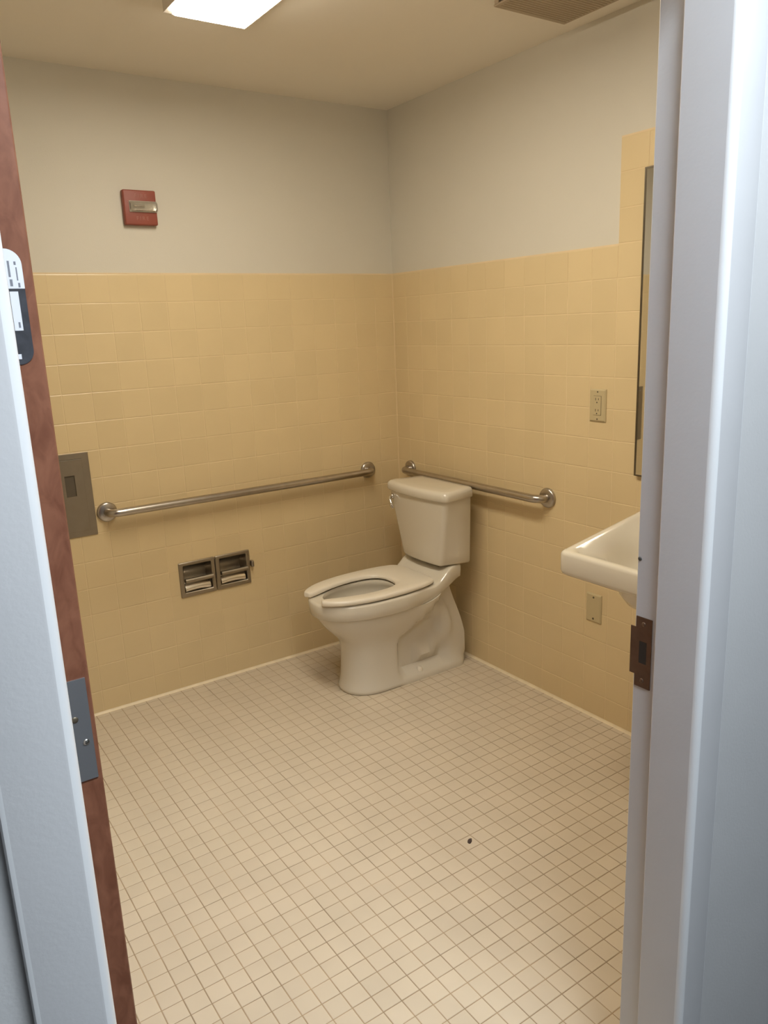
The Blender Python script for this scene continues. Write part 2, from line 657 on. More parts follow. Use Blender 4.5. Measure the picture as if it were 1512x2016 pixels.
for n, (area, x0, x1, y0_, y1_) in enumerate(cells):
    w, h = round(x1 - x0, 4), round(y1_ - y0_, 4)
    if n < 300 and area > 0:
        if (w, h) not in _ft:
            b_ = floor_tile_bm(w, h)
            bmesh.ops.recalc_face_normals(b_, faces=b_.faces)
            me = bpy.data.meshes.new('floor_tile')
            b_.to_mesh(me)
            b_.free()
            me.materials.append(M['floor_tile'])
            _ft[(w, h)] = me
        o = bpy.data.objects.new('floor_tile', _ft[(w, h)])
        o.location = Vector(((x0 + x1) / 2, (y0_ + y1_) / 2, random.uniform(-.0002, .0001))) - floor.location
        o.rotation_euler = (random.uniform(-.003, .003), random.uniform(-.003, .003), random.uniform(-.004, .004))
        link(o, floor)
    else:
        cx, cy = (x0 + x1) / 2, (y0_ + y1_) / 2
        b, d = 0.0012, 0.0006
        zo = random.uniform(-.0002, .0001)
        B = [bm_rest.verts.new(p) for p in ((x0, y0_, -.003), (x1, y0_, -.003), (x1, y1_, -.003), (x0, y1_, -.003))]
        C0 = [bm_rest.verts.new(p) for p in ((x0, y0_, zo - d), (x1, y0_, zo - d), (x1, y1_, zo - d), (x0, y1_, zo - d))]
        C1 = [bm_rest.verts.new(p) for p in ((x0 + b, y0_ + b, zo), (x1 - b, y0_ + b, zo), (x1 - b, y1_ - b, zo), (x0 + b, y1_ - b, zo))]
        for P, Q in ((B, C0), (C0, C1)):
            for k in range(4):
                bm_rest.faces.new((P[k], P[(k + 1) % 4], Q[(k + 1) % 4], Q[k]))
        bm_rest.faces.new(C1)
o = obj('remaining_floor_tiles', bm_rest, M['floor_tile'], floor)
o['kind'] = 'stuff'

# ------------------------------------------------------------------ door frame
# hollow-metal profile in plan: rabbet on the room side, stop, rounded corner on the hall side, 2 in. face
XR0, XS, XF = 2.300, 2.352, 2.440     # room face, stop, hall face


def frame_profile(yr, sgn):
    """Plan outline of one jamb; yr = rabbet plane, sgn = direction away from the opening."""
    s = yr - sgn * 0.016
    rc = 0.012
    pts = [(XR0, yr + sgn * .052), (XR0, yr + sgn * .003), (XR0 + .003, yr), (XS - .002, yr), (XS, yr - sgn * .002),
           (XS, s + sgn * .0025), (XS + .0025, s)]
    for k in range(9):
        a = math.pi / 2 * k / 8
        pts.append((XF - rc + rc * math.sin(a), s + sgn * rc * (1 - math.cos(a))))
    pts += [(XF, yr + sgn * .047), (XF - .0012, yr + sgn * .0508), (XF - .005, yr + sgn * .052), (XD + .06, yr + sgn * .052), (XD + .06, yr + sgn * .03), (XD + .02, yr + sgn * .03), (XD + .02, yr + sgn * .052)]
    return pts


def jamb(bm, yr, sgn, z0, z1):
    pr = frame_profile(yr, sgn)
    loft(bm, [[(x, y, z0) for x, y in pr], [(x, y, z1) for x, y in pr]])


bm = bmesh.new()
jamb(bm, Y_R, 1, 0.0, HEAD + .05)
jamb(bm, Y_L, -1, 0.0, HEAD + .05)
pr = frame_profile(HEAD, 1)
loft(bm, [[(x, Y_L - .05, zz) for x, zz in pr], [(x, Y_R + .05, zz) for x, zz in pr]])
bm.normal_update()
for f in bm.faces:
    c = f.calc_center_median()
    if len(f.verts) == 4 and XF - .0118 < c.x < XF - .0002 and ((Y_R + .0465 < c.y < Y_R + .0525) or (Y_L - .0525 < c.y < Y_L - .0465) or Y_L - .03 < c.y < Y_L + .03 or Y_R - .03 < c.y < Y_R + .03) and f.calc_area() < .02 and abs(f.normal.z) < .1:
        f.material_index = 1  # rounded corners and outer bevels of the jambs take the paler colour
trim = structure(obj('trim_1', bm, [M['frame_paint'], M['pale_edge']], smooth=True, angle=35))

# strike plate with lip, latch hole and screws, let into the right rabbet
yr = Y_R - 0.0006


def plate_xz(bm, pts, y0, y1):
    prism(bm, [(x, y0, z) for x, z in pts], (0, y0, 0), (0, y1, 0))


bm = bmesh.new()
# main plate as strips around the latch hole
H0, H1, HZ0, HZ1 = 2.3125, 2.3275, 0.935, 0.975
for (a, b, c, d) in ((2.305, H0, .8915, 1.018), (H1, 2.3365, .8915, 1.018), (H0, H1, .8915, HZ0), (H0, H1, HZ1, 1.018)):
    box(bm, a, b, yr - .0012, yr, c, d)
box(bm, 2.2945, 2.305, yr - .0012, yr, .9124, .9981)
sp = obj('strike_plate', bm, M['strike'], trim)
sp['label'] = 'dull bronze strike plate'
obj('latch_hole', boxes((H0, H1, yr - .0008, yr - .0002, HZ0, HZ1)), M['dark'], sp)
for zz in (.904, 1.006):
    obj('screw', lathe(bmesh.new(), [(.0042, 0), (.0042, .0006), (.002, .0012), (0, .0013)], (2.320, yr - .0010, zz), (0, -1, 0), 14), M['strike'], sp, True)
obj('door_silencer', lathe(bmesh.new(), [(.0036, 0), (.0036, .0008), (.002, .0014), (0, .0015)], (2.3062, Y_R - .0002, 1.118), (0, -1, 0), 12), M['silencer'], trim, True)

# ------------------------------------------------------------------ door, open at a right angle into the room
DY0, DY1 = -2.0625, -2.0180
bm = boxes((1.388, 2.300, DY0, DY1, 0.012, 2.038), bevel=0.0015, seg=1)
door = structure(obj('door_1', bm, M['wood']))
for zc in (0.30, 1.1135, 1.84):
    hb = bmesh.new()
    box(hb, 2.3000, 2.3016, -2.075, -2.0228, zc - .057, zc + .057)
    sweep(hb, [(2.306, -2.078, zc - .057), (2.306, -2.078, zc + .057)], .0058, 12)
    h = obj('hinge', hb, M['hinge'], door)
    h['label'] = 'grey steel hinge leaf'
    for dz, dy in ((-.040, -2.038), (-.014, -2.030), (.014, -2.038), (.040, -2.030)):
        if zc == 1.1135 and abs(dz) > .03:
            continue
        obj('screw', lathe(bmesh.new(), [(.0036, 0), (.0034, .0008), (.0016, .0014), (0, .0014)], (2.3014, dy, zc + dz), (1, 0, 0), 12), M['bright_screw'] if dz < 0 else M['screw'], h, True)


# long label with rounded ends on the hinge edge
def stadium(y0, y1, z0, z1, r_top, r_bot, n=8):
    pts = []
    for k in range(n + 1):
        a = math.pi / 2 * k / n
        pts.append((y1 - r_bot + r_bot * math.sin(a), z0 + r_bot - r_bot * math.cos(a)))
    for k in range(n + 1):
        a = math.pi / 2 * k / n
        pts.append((y1 - r_top + r_top * math.cos(a), z1 - r_top + r_top * math.sin(a)))
    for k in range(n + 1):
        a = math.pi / 2 * k / n
        pts.append((y0 + r_top - r_top * math.sin(a), z1 - r_top + r_top * math.cos(a)))
    for k in range(n + 1):
        a = math.pi / 2 * k / n
        pts.append((y0 + r_bot - r_bot * math.cos(a), z0 + r_bot - r_bot * math.sin(a)))
    return pts


LZ0, LZ1, LY0, LY1 = 1.4885, 1.5905, -2.0560, -2.0268
bm = bmesh.new()
prism(bm, [(2.3001, y, z) for y, z in stadium(LY0, LY1, LZ0, LZ1, .0135, .0125)], (0, 0, 0), (.0006, 0, 0))
lab = obj('fire_rating_label', bm, M['label_dark'], door)
lab['label'] = 'white and black rating label with rounded ends'
zt = LZ1 - .0345
bm = bmesh.new()
prism(bm, [(2.3007, y, z) for y, z in stadium(LY0, LY1, zt, LZ1, .0135, .0004)], (0, 0, 0), (.0003, 0, 0))
obj('white_panel', bm, M['label_white'], lab)
bm = boxes((2.3007, 2.3010, -2.0402, -2.0330, zt - .0370, zt - .0025), (2.3007, 2.3010, -2.0412, -2.0378, LZ0 + .0050, LZ0 + .0095))
obj('white_panel', bm, M['label_white'], lab)
bm = boxes((2.3010, 2.3011, -2.0390, -2.0372, zt + .010, zt + .024), (2.3010, 2.3011, -2.0387, -2.0364, zt + .002, zt + .008),
           (2.3010, 2.3011, -2.0325, -2.0314, zt + .007, zt + .0185), (2.3010, 2.3011, -2.0320, -2.0303, zt + .001, zt + .005),
           (2.3010, 2.3011, -2.0335, -2.0317, zt + .0205, zt + .0235), (2.3010, 2.3011, -2.0365, -2.0348, zt - .0345, zt - .0295))
obj('printed_marks', bm, M['label_ink'], lab)

# ------------------------------------------------------------------ grab bars
def grab_bar(name, a, b, out, label):
    """a, b: wall points of the two ends."""
    a, b, out = Vector(a), Vector(b), Vector(out)
    t = thing(name, (a + b) / 2, label, 'grab bar', 'stainless steel grab bars beside the toilet')
    d = (b - a).normalized()
    st, rb = 0.054, 0.034
    path = [a + out * .004]
    for k in range(9):
        an = math.pi / 2 * k / 8
        path.append(a + out * (st - rb + rb * math.sin(an)) + d * (rb * (1 - math.cos(an))))
    for k in range(1, 12):
        path.append(a.lerp(b, k / 12) + out * st)
    for k in range(9):
        an = math.pi / 2 * (1 - k / 8)
        path.append(b + out * (st - rb + rb * math.sin(an)) - d * (rb * (1 - math.cos(an))))
    path.append(b + out * .004)
    obj('bar', sweep(bmesh.new(), path, .0160, 20), M['steel'], t, True, 50)
    for p in (a, b):
        obj('flange', lathe(bmesh.new(), [(.0395, 0), (.0395, .006), (.0375, .0105), (.033, .0130), (.022, .0145), (.0165, .0150)], p, out, 36), M['steel'], t, True, 50)
    return t


grab_bar('grab_bar', (0.0002, -1.418, .836), (0.0002, -.186, .836), (1, 0, 0), 'long brushed steel grab bar on left tiled wall above paper holder')
grab_bar('grab_bar', (.103, -.0002, .831), (1.004, -.0002, .831), (0, -1, 0), 'shorter brushed steel grab bar on wall behind toilet tank')

# ------------------------------------------------------------------ seat cover dispenser
t = thing('seat_cover_dispenser', (0.002, -1.671, .754), 'flat grey metal wall dispenser half hidden by door, left of grab bar', 'dispenser')
DYA, DYB, DZA, DZB = -1.880, -1.462, .754, 1.081
bm = boxes((0.0006, .0045, DYA, DYB, DZA, DZB), bevel=.0012, seg=1)
obj('flange', bm, M['satin'], t)
obj('door_gap', boxes((.0044, .0049, DYA + .0265, DYB - .0265, DZA + .0225, DZB - .0205)), M['slot'], t)
SY0, SY1, SZ0, SZ1 = -1.560, -1.523, .917, .998
iy0, iy1, iz0, iz1 = DYA + .028, DYB - .028, DZA + .024, DZB - .022
bm = bmesh.new()
for (a, b, c, d) in ((iy0, SY0, iz0, iz1), (SY1, iy1, iz0, iz1), (SY0, SY1, iz0, SZ0), (SY0, SY1, SZ1, iz1)):
    box(bm, .0050, .0105, a, b, c, d)
dr = obj('door_panel', bm, M['satin'], t)
obj('slot', boxes((.0050, .0060, SY0, SY1, SZ0, SZ1)), M['slot'], t)
obj('panel_lip', boxes((.0106, .0130, iy0, iy1, iz1 - .0025, iz1)), M['steel'], t)

# ------------------------------------------------------------------ twin recessed paper holder
t = thing('toilet_paper_holder', (0.0, (TP[0] + TP[1]) / 2, TP[2]), 'empty twin recessed steel toilet paper holder below left grab bar', 'paper holder')
ym = (TP[0] + TP[1]) / 2
for i, (ya, yb) in enumerate(((TP[0], ym - .0012), (ym + .0012, TP[1]))):
    za, zb = TP[2], TP[3]
    oy0, oy1, oz0, oz1 = ya + .019, yb - .017, za + .020, zb - .015
    # raised rim round the opening: lofted rectangles
    def rect(y0, y1, z0, z1, x, r=.004):
        pts = []
        for (cy, cz, a0) in ((y1 - r, z0 + r, -90), (y1 - r, z1 - r, 0), (y0 + r, z1 - r, 90), (y0 + r, z0 + r, 180)):
            for k in range(4):
                a = math.radians(a0 + 30 * k)
                pts.append((x, cy + r * math.cos(a), cz + r * math.sin(a)))
        return pts
    bm = bmesh.new()
    loft(bm, [rect(ya, yb, za, zb, .0003), rect(ya, yb, za, zb, .004), rect(ya + .003, yb - .003, za + .003, zb - .003, .0075),
              rect(oy0 - .003, oy1 + .003, oz0 - .003, oz1 + .003, .0075), rect(oy0, oy1, oz0, oz1, .005), rect(oy0, oy1, oz0, oz1, -.002)], False, False)
    obj('rim', bm, M['satin'], t, True, 30)
    # concave housing behind the opening
    bm = bmesh.new()
    zc, hh = (oz0 + oz1) / 2, (oz1 - oz0) / 2
    prof = [(-.002 - .070 * math.sin(a), zc + hh * math.cos(a)) for a in [math.pi * k / 14 for k in range(15)]]
    A = [bm.verts.new((x, oy0, z)) for x, z in prof]
    B = [bm.verts.new((x, oy1, z)) for x, z in prof]
    for k in range(14):
        bm.faces.new((A[k], A[k + 1], B[k + 1], B[k]))
    bm.faces.new(A)
    bm.faces.new(B[::-1])
    obj('housing', bm, M['satin'], t, True, 40)
    # hinged hood: rounded bar along the middle and a polished convex lower part
    bm = sweep(bmesh.new(), [(.006, oy0 + .004, .484), (.006, oy1 + .004, .484)], .0105, 16)
    obj('retaining_bar', bm, M['satin'], t, True, 40)
    bm = bmesh.new()
    ny = 11
    ringsA = []
    for j in range(ny):
        f = j / (ny - 1)
        y = oy0 + .004 + (oy1 - oy0 - .012) * f
        sag = .004 * math.sin(math.pi * f)
        ring = []
        for x, zz in ((-.0150, .4715), (-.0105, .4672), (-.0060, .4622), (-.0020, .4572), (.0012, .4520), (.0032, .4465), (.0036, .4410), (.0020, .4355), (-.0030, .4310)):
            ring.append((x, y, zz + sag))
        ring.append((-.045, y, .431))
        ring.append((-.045, y, .4715))
        ringsA.append(ring)
    loft(bm, ringsA)
    obj('polished_hood', bm, M['polished'], t, True, 40)
    obj('bar_clip', boxes((.004, .012, oy1 + .002, oy1 + .010, .462, .496), bevel=.0015), M['satin'], t)
obj('release_tab', boxes((.001, .022, TP[1] + .001, TP[1] + .013, .488, .516), bevel=.003), M['steel'], t)

# ------------------------------------------------------------------ fire alarm strobe
t = thing('fire_alarm_strobe', (-0.004, -1.162, 1.915), 'square red FIRE alarm strobe with clear lens high on left wall', 'fire alarm')
FY_0, FY_1, FZ0, FZ1 = -1.224, -1.100, 1.913, 2.037
bm = boxes((-.0038, .024, FY_0, FY_1, FZ0, FZ1), bevel=.005, seg=3)
obj('body', bm, M['red'], t, True, 40)
bm = boxes((.0242, .027, -1.205, -1.1005, 1.958, 1.998), bevel=.001)
obj('reflector', bm, M['reflector'], t)
bm = bmesh.new()
prs = []
for y, ins in ((-1.203, .010), (-1.190, .0), (-1.112, .0), (-1.1005, .010)):
    prs.append([(.0272, y, 1.961), (.043 - ins, y, 1.963 + ins * .3), (.047 - ins, y, 1.970), (.047 - ins, y, 1.987), (.043 - ins, y, 1.994 - ins * .3), (.0272, y, 1.996)])
loft(bm, prs)
obj('lens', bm, M['lens'], t)


obj('flash_tube', sweep(bmesh.new(), [(.0330, -1.188, 1.9785), (.0330, -1.150, 1.9785)], .0035, 10), M['bright_screw'], t, True, 40)


def text_mesh(name, s, size, spacing, depth, mx, material, parent):
    cu = bpy.data.curves.new(name, 'FONT')
    cu.body = s
    cu.size = size
    cu.space_character = spacing
    cu.extrude = depth
    cu.align_x = 'CENTER'
    cu.align_y = 'CENTER'
    tmp = bpy.data.objects.new('tmp', cu)
    COL.objects.link(tmp)
    dg = bpy.context.evaluated_depsgraph_get()
    me0 = bpy.data.meshes.new_from_object(tmp.evaluated_get(dg))
    bpy.data.objects.remove(tmp)
    bpy.data.curves.remove(cu)
    bm = bmesh.new()
    bm.from_mesh(me0)
    bpy.data.meshes.remove(me0)
    bm.transform(mx)
    return obj(name, bm, material, parent)


# text x axis -> +y, text y axis -> +z, text normal -> +x
TX = Matrix(((0, 0, 1, 0), (1, 0, 0, 0), (0, 1, 0, 0), (0, 0, 0, 1)))
text_mesh('lettering', 'FIRE', .019, 1.45, .0004, Matrix.Translation((.0242, -1.158, 2.016)) @ TX, M['redlet'], t)
text_mesh('lettering', 'FIRE', .019, 1.45, .0004, Matrix.Translation((.0242, -1.158, 1.936)) @ TX, M['redlet'], t)


# ------------------------------------------------------------------ outlet and blank plate on the right wall
def cover_plate(bm, xc, zc, w, h, y=0.0, th=.006):
    A = [(xc - w / 2, zc - h / 2), (xc + w / 2, zc - h / 2), (xc + w / 2, zc + h / 2), (xc - w / 2, zc + h / 2)]
    i = .005
    B = [(xc - w / 2 + i, zc - h / 2 + i), (xc + w / 2 - i, zc - h / 2 + i), (xc + w / 2 - i, zc + h / 2 - i), (xc - w / 2 + i, zc + h / 2 - i)]
    loft(bm, [[(x, y - .0003, z) for x, z in A], [(x, y - .0025, z) for x, z in A], [(x, y - th, z) for x, z in B]])
    return bm


OX, OZ = 1.2395, 1.204
t = thing('wall_outlet', (OX, -.0003, OZ - .057), 'ivory double wall outlet on the right tiled wall beside mirror', 'outlet')
obj('cover_plate', cover_plate(bmesh.new(), OX, OZ, .072, .115), M['ivory'], t)
obj('seam', boxes((OX - .0175, OX + .0175, -.0062, -.0058, OZ - .0345, OZ + .0345)), M['slot'], t)
rec = obj('receptacle', boxes((OX - .0165, OX + .0165, -.0078, -.0060, OZ - .0335, OZ + .0335), bevel=.0006, seg=1), M['ivory'], t)
for dz in (.019, -.020):
    obj('blade_slot', boxes((OX - .0075, OX - .0055, -.0081, -.0077, OZ + dz - .001, OZ + dz + .008)), M['dark'], rec)
    obj('blade_slot', boxes((OX + .0050, OX + .0070, -.0081, -.0077, OZ + dz + .0005, OZ + dz + .0072)), M['dark'], rec)
    obj('ground_hole', lathe(bmesh.new(), [(.0024, 0), (.0024, .0004)], (OX - .0005, -.0077, OZ + dz - .0080), (0, -1, 0), 12), M['dark'], rec)
for dz in (.048, -.048):
    obj('screw', lathe(bmesh.new(), [(.0030, 0), (.0028, .0008), (0, .0010)], (OX, -.0058, OZ + dz), (0, -1, 0), 12), M['screw'], t)
BX, BZ = 1.245, .4455
t = thing('blank_cover_plate', (BX, -.0003, BZ - .057), 'plain ivory cover plate on right wall below the sink', 'cover plate')
obj('cover_plate', cover_plate(bmesh.new(), BX, BZ, .071, .112), M['ivory'], t)
for dz in (.042, -.042):
    obj('screw', lathe(bmesh.new(), [(.0042, 0), (.0040, .0010), (0, .0014)], (BX, -.0058, BZ + dz), (0, -1, 0), 14), M['screw'], t)

# ------------------------------------------------------------------ mirror
MX0, MX1, MZ0, MZ1 = 1.4125, 2.022, .977, 1.957
t = thing('wall_mirror', ((MX0 + MX1) / 2, 0, MZ0), 'tall framed mirror above sink, mostly hidden behind door jamb', 'mirror')
obj('glass', boxes((MX0 + .003, MX1 - .003, -.0125, -.004, MZ0 + .003, MZ1 - .003)), M['mirror'], t)
bm = boxes((MX0, MX0 + .0045, -.015, -.0004, MZ0, MZ1), (MX1 - .0045, MX1, -.015, -.0004, MZ0, MZ1),
           (MX0 + .0045, MX1 - .0045, -.015, -.0004, MZ0, MZ0 + .0045), (MX0 + .0045, MX1 - .0045, -.015, -.0004, MZ1 - .0045, MZ1))
obj('frame', bm, M['frame_dark'], t)

# ------------------------------------------------------------------ wall-hung sink
SXC = 1.79


def sink_outline(f, n=12):
    """Half outline of the rim (dx >= 0) from the front centre to the wall; f shrinks towards the inside."""
    return None


t = thing('wall_sink', (SXC, -.30, .68), 'white porcelain wall-hung sink partly hidden behind right door jamb', 'sink')
FRONT, HWF, HWB = -.575, .195, .272      # front y, half width at the front, at the wall


def rim_pts(inset, ny=10, nx=10, rcorner=.028):
    """Closed plan outline (counted from the wall on the left, round the front, to the wall on the right)."""
    yf = FRONT + inset
    yb = -.002 - (inset * 2.2 if inset > 0 else 0)
    pts = []
    def hw(y):
        f = (y - FRONT) / (-FRONT)
        return HWF + (HWB - HWF) * f - inset
    r = max(rcorner - inset * .3, .012) if inset < .03 else .05
    for k in range(ny):
        y = yb + (yf + r - yb) * k / (ny - 1)
        pts.append((-hw(y), y))
    h = hw(yf + r)
    for k in range(1, 7):
        a = math.pi / 2 * k / 6
        pts.append((-h + r - r * math.cos(a), yf + r - r * math.sin(a)))
    for k in range(1, nx):
        pts.append((-(h - r) + 2 * (h - r) * k / nx, yf))
    right = [(-x, y) for x, y in pts[:ny + 6]][::-1]
    pts += right
    return pts


def rim_z(y):
    return .862 + .088 * max(0.0, y - FRONT - .03)


def sink_ring(inset, dz, flat=None):
    out = []
    for x, y in rim_pts(inset):
        zz = (rim_z(y) + dz) if flat is None else flat
        out.append((SXC + x, y, zz))
    return out


def ell(cx, cy, rx, ry, zz, ref):
    """Ring of the same point count as ref, laid on an ellipse."""
    n = len(ref)
    out = []
    for (x, y, _) in ref:
        a = math.atan2((y - cy) / max(ry, .01), (x - cx) / max(rx, .01))
        out.append((cx + rx * math.cos(a), cy + ry * math.sin(a), zz))
    return out


ref = sink_ring(.03, 0)
CY = -.325
rings = [
    ell(SXC, -.30, .085, .10, .688, ref), ell(SXC, -.30, .125, .15, .703, ref), ell(SXC, -.29, .142, .185, .733, ref),
    ell(SXC, -.29, .148, .20, .778, ref),
    [(SXC + x * .97, y, .792) for x, y in rim_pts(.010)],
    [(SXC + x, y, .797) for x, y in rim_pts(.003)],
    [(SXC + x, y, .806) for x, y in rim_pts(0)],
    sink_ring(0, -.010), sink_ring(.002, -.004), sink_ring(.007, 0), sink_ring(.022, .001), sink_ring(.030, -.003),
    sink_ring(.040, -.014),
    ell(SXC, CY, .165, .200, .838, ref), ell(SXC, CY, .150, .180, .800, ref), ell(SXC, CY, .120, .140, .755, ref),
    ell(SXC, CY, .07, .08, .728, ref), ell(SXC, CY, .022, .022, .722, ref)]
bm = loft(bmesh.new(), rings)
obj('basin', bm, M['porcelain'], t, True, 60)
obj('drain', lathe(bmesh.new(), [(.021, 0), (.021, .003), (.017, .004), (.012, .002), (0, .002)], (SXC, CY, .7222), (0, 0, 1), 20), M['chrome'], t, True, 40)

# ------------------------------------------------------------------ toilet
TX0 = 0.457
t = thing('toilet', (TX0, -.36, 0.0), 'white porcelain two-piece toilet with open-front seat in tiled corner', 'toilet')

LEV = [  # z, front y, half width of the front column / bowl
    (0.000, -.650, .114), (0.004, -.655, .1185), (0.016, -.656, .1195), (0.030, -.650, .1145), (0.060, -.644, .1105), (0.10, -.640, .108),
    (0.15, -.637, .1065), (0.19, -.637, .107), (0.215, -.641, .110), (0.235, -.652, .117), (0.258, -.674, .128), (0.285, -.700, .143),
    (0.315, -.724, .154), (0.345, -.741, .161), (0.3615, -.746, .163)]
BAND = [(0.0, -.760, .1745), (.06, -.767, .179), (.5, -.770, .1815), (.86, -.771, .182), (.95, -.768, .180), (1.0, -.761, .174)]
NF, NS, NB = 14, 36, 5
YB0, YBT = -.040, -.118
ZB = .362


def zb_of(y):            # underside of the rim band
    return ZB + .075 * sm(-.33, -.09, y)


def zt_of(y):            # top of rim and deck
    return .427 + .0645 * sm(-.27, -.165, y)


TRAP = [(-.405, .245), (-.36, .285), (-.30, .305), (-.235, .298), (-.185, .262), (-.165, .205), (-.185, .150), (-.235, .118), (-.30, .105)]


def seg_dist(p, a, b):
    ax, ay = a
    bx, by = b
    dx, dy = bx - ax, by - ay
    tt = max(0, min(1, ((p[0] - ax) * dx + (p[1] - ay) * dy) / (dx * dx + dy * dy)))
    return math.hypot(p[0] - ax - tt * dx, p[1] - ay - tt * dy)


def side_w(y, z, w):
    ye = -.432 + .20 * sm(.19, .36, z)        # back edge of the front column / bowl
    f = sm(ye - .012, ye + .028, y)
    foot = .1185 if z < .02 else .1185 - .0525 * sm(.02, .062, z)
    wb = foot
    if z > .06:
        wb = .066 + .012 * sm(.10, .34, z)
    # rear edge rib, wider again towards the wall
    rib = sm(-.185, -.135, y)
    wb = wb + rib * max(0.0, .030 - .02 * sm(.1, .36, z)) * sm(.02, .06, z)
    d = min(seg_dist((y, z), a, b) for a, b in zip(TRAP, TRAP[1:]))
    if z > .05:
        wb += .028 * max(0.0, 1 - (d / .031) ** 2) ** .5 if d < .031 else 0
    if z < .06:
        wb -= .05 * sm(-.10, -.025, y)
    return w * (1 - f) + min(wb, w if z > .3 else .2) * f


def outer_ring(z, yf, w, band=None):
    half = []
    yc = -.47 if band is not None or z > .24 else -.50
    n = 2.25
    for k in range(NF):
        a = math.pi / 2 * k / NF
        x = w * math.sin(a) ** (2 / n)
        y = yc - (yc - yf) * math.cos(a) ** (2 / n)
        half.append((x, y))
    yb = (YB0 - .018 * sm(.02, .06, z) - .085 * sm(.14, .37, z)) if band is None else YBT
    for k in range(NS):
        y = yc + (yb - yc) * k / (NS - 1)
        if band is None:
            x = side_w(y, z, w)
        else:
            x = w - .020 * sm(-.43, -.30, y) - .014 * sm(-.20, -.11, y)
        half.append((x, y))
    xe, ye = half[-1]
    for k in range(1, NB):
        half.append((xe * (1 - k / NB), ye + .004 * math.sin(math.pi * k / NB)))
    right = half
    left = [(-x, y) for x, y in half[1:]][::-1]
    pts = right + [(0.0, ye)] + left
    out = []
    for x, y in pts:
        if band is None:
            zz = z if z < .19 else .19 + (z - .19) * (zb_of(y) - .19) / (ZB - .19)
        else:
            zz = zb_of(y) + (zt_of(y) - zb_of(y)) * band
        out.append((TX0 + x, y, zz))
    return out


rings = [outer_ring(*l) for l in LEV]
for f, yf, w in BAND:
    rings.append(outer_ring(0, yf, w, f))
top = rings[-1]
OPC = (-.545, .105, .170, .155)    # opening centre y, half width, front radius, back radius


def open_ring(scale, z, yc=OPC[0], sy=None):
    out = []
    n = len(top)
    for (x, y, _) in top:
        a = math.atan2((y - yc) / .27, (x - TX0) / .18)
        ry = (OPC[2] if math.sin(a) < 0 else OPC[3]) * (sy or scale)
        out.append((TX0 + OPC[1] * scale * math.cos(a), yc + ry * math.sin(a), z))
    return out


inner = open_ring(1.0, .427)
for k in range(1, 9):
    f = k / 8
    ring = []
    for (x0, y0, z0), (x1, y1, z1) in zip(top, inner):
        x, y = x0 + (x1 - x0) * f, y0 + (y1 - y0) * f
        ring.append((x, y, zt_of(y)))
    rings.append(ring)
rings += [open_ring(.985, .420), open_ring(1.0, .408), open_ring(1.05, .395), open_ring(1.03, .370), open_ring(.92, .330, -.535), open_ring(.70, .285, -.515),
          open_ring(.48, .245, -.49), open_ring(.30, .200, -.47)]
bm = loft(bmesh.new(), rings)
obj('bowl', bm, M['porcelain'], t, True, 55)
wr = open_ring(.545, .258, -.497)
bm = bmesh.new()
bm.faces.new([bm.verts.new(p) for p in wr])
obj('water', bm, M['water'], t)

# bolt caps on the foot
for s in (1, -1):
    obj('bolt_cap', lathe(bmesh.new(), [(.015, 0), (.015, .010), (.012, .019), (.006, .024), (0, .0255)], (TX0 + s * .094, -.315, .026), (0, 0, 1), 18), M['seat'], t, True, 60)

# seat (open front)
ns = 64
out_h = catmull([(.066, -.766), (.078, -.768), (.105, -.745), (.135, -.700), (.158, -.635), (.172, -.555), (.1755, -.470), (.172, -.390), (.163, -.320), (.146, -.272), (.118, -.250), (.06, -.244), (0, -.243)], ns)
in_h = catmull([(.050, -.760), (.049, -.745), (.056, -.715), (.070, -.675), (.085, -.625), (.096, -.570), (.0995, -.515), (.095, -.465), (.082, -.428), (.062, -.405), (.038, -.394), (.02, -.391), (0, -.390)], ns)
pairs = list(zip(out_h, in_h)) + [((-a[0], a[1]), (-b[0], b[1])) for a, b in list(zip(out_h, in_h))[:-1][::-1]]
rings = []
SZ_0, SZ_1 = .4325, .4535
for i, (a, b) in enumerate(pairs):
    e = min(i, len(pairs) - 1 - i)
    sh = 1.0 if e > 3 else (0.55, .8, .93, .98)[e]
    ax, ay = a
    bx, by = b
    mx_, my_ = (ax + bx) / 2, (ay + by) / 2
    ring = []
    for f, zf in ((0, .25), (0, .62), (.045, .90), (.13, 1.0), (.5, .97), (.85, .94), (.95, .80), (1.0, .50), (1.0, .15), (.93, 0), (.07, 0)):
        x = ax + (bx - ax) * f
        y = ay + (by - ay) * f
        zz = SZ_0 + (SZ_1 - SZ_0) * (.5 + (zf - .5) * sh)
        ring.append((TX0 + mx_ + (x - mx_) * sh, my_ + (y - my_) * sh, zz))
    rings.append(ring)
bm = loft(bmesh.new(), rings)
seat = obj('seat', bm, M['seat'], t, True, 50)
for s in (1, -1):
    obj('hinge_post', boxes((TX0 + s * .07 - .018, TX0 + s * .07 + .018, -.262, -.235, .424, .447), bevel=.006, seg=3), M['seat'], seat, True)
    obj('bumper', boxes((TX0 + s * .13 - .008, TX0 + s * .13 + .008, -.66, -.63, .4268, .4325), bevel=.001, seg=1), M['seat'], seat)

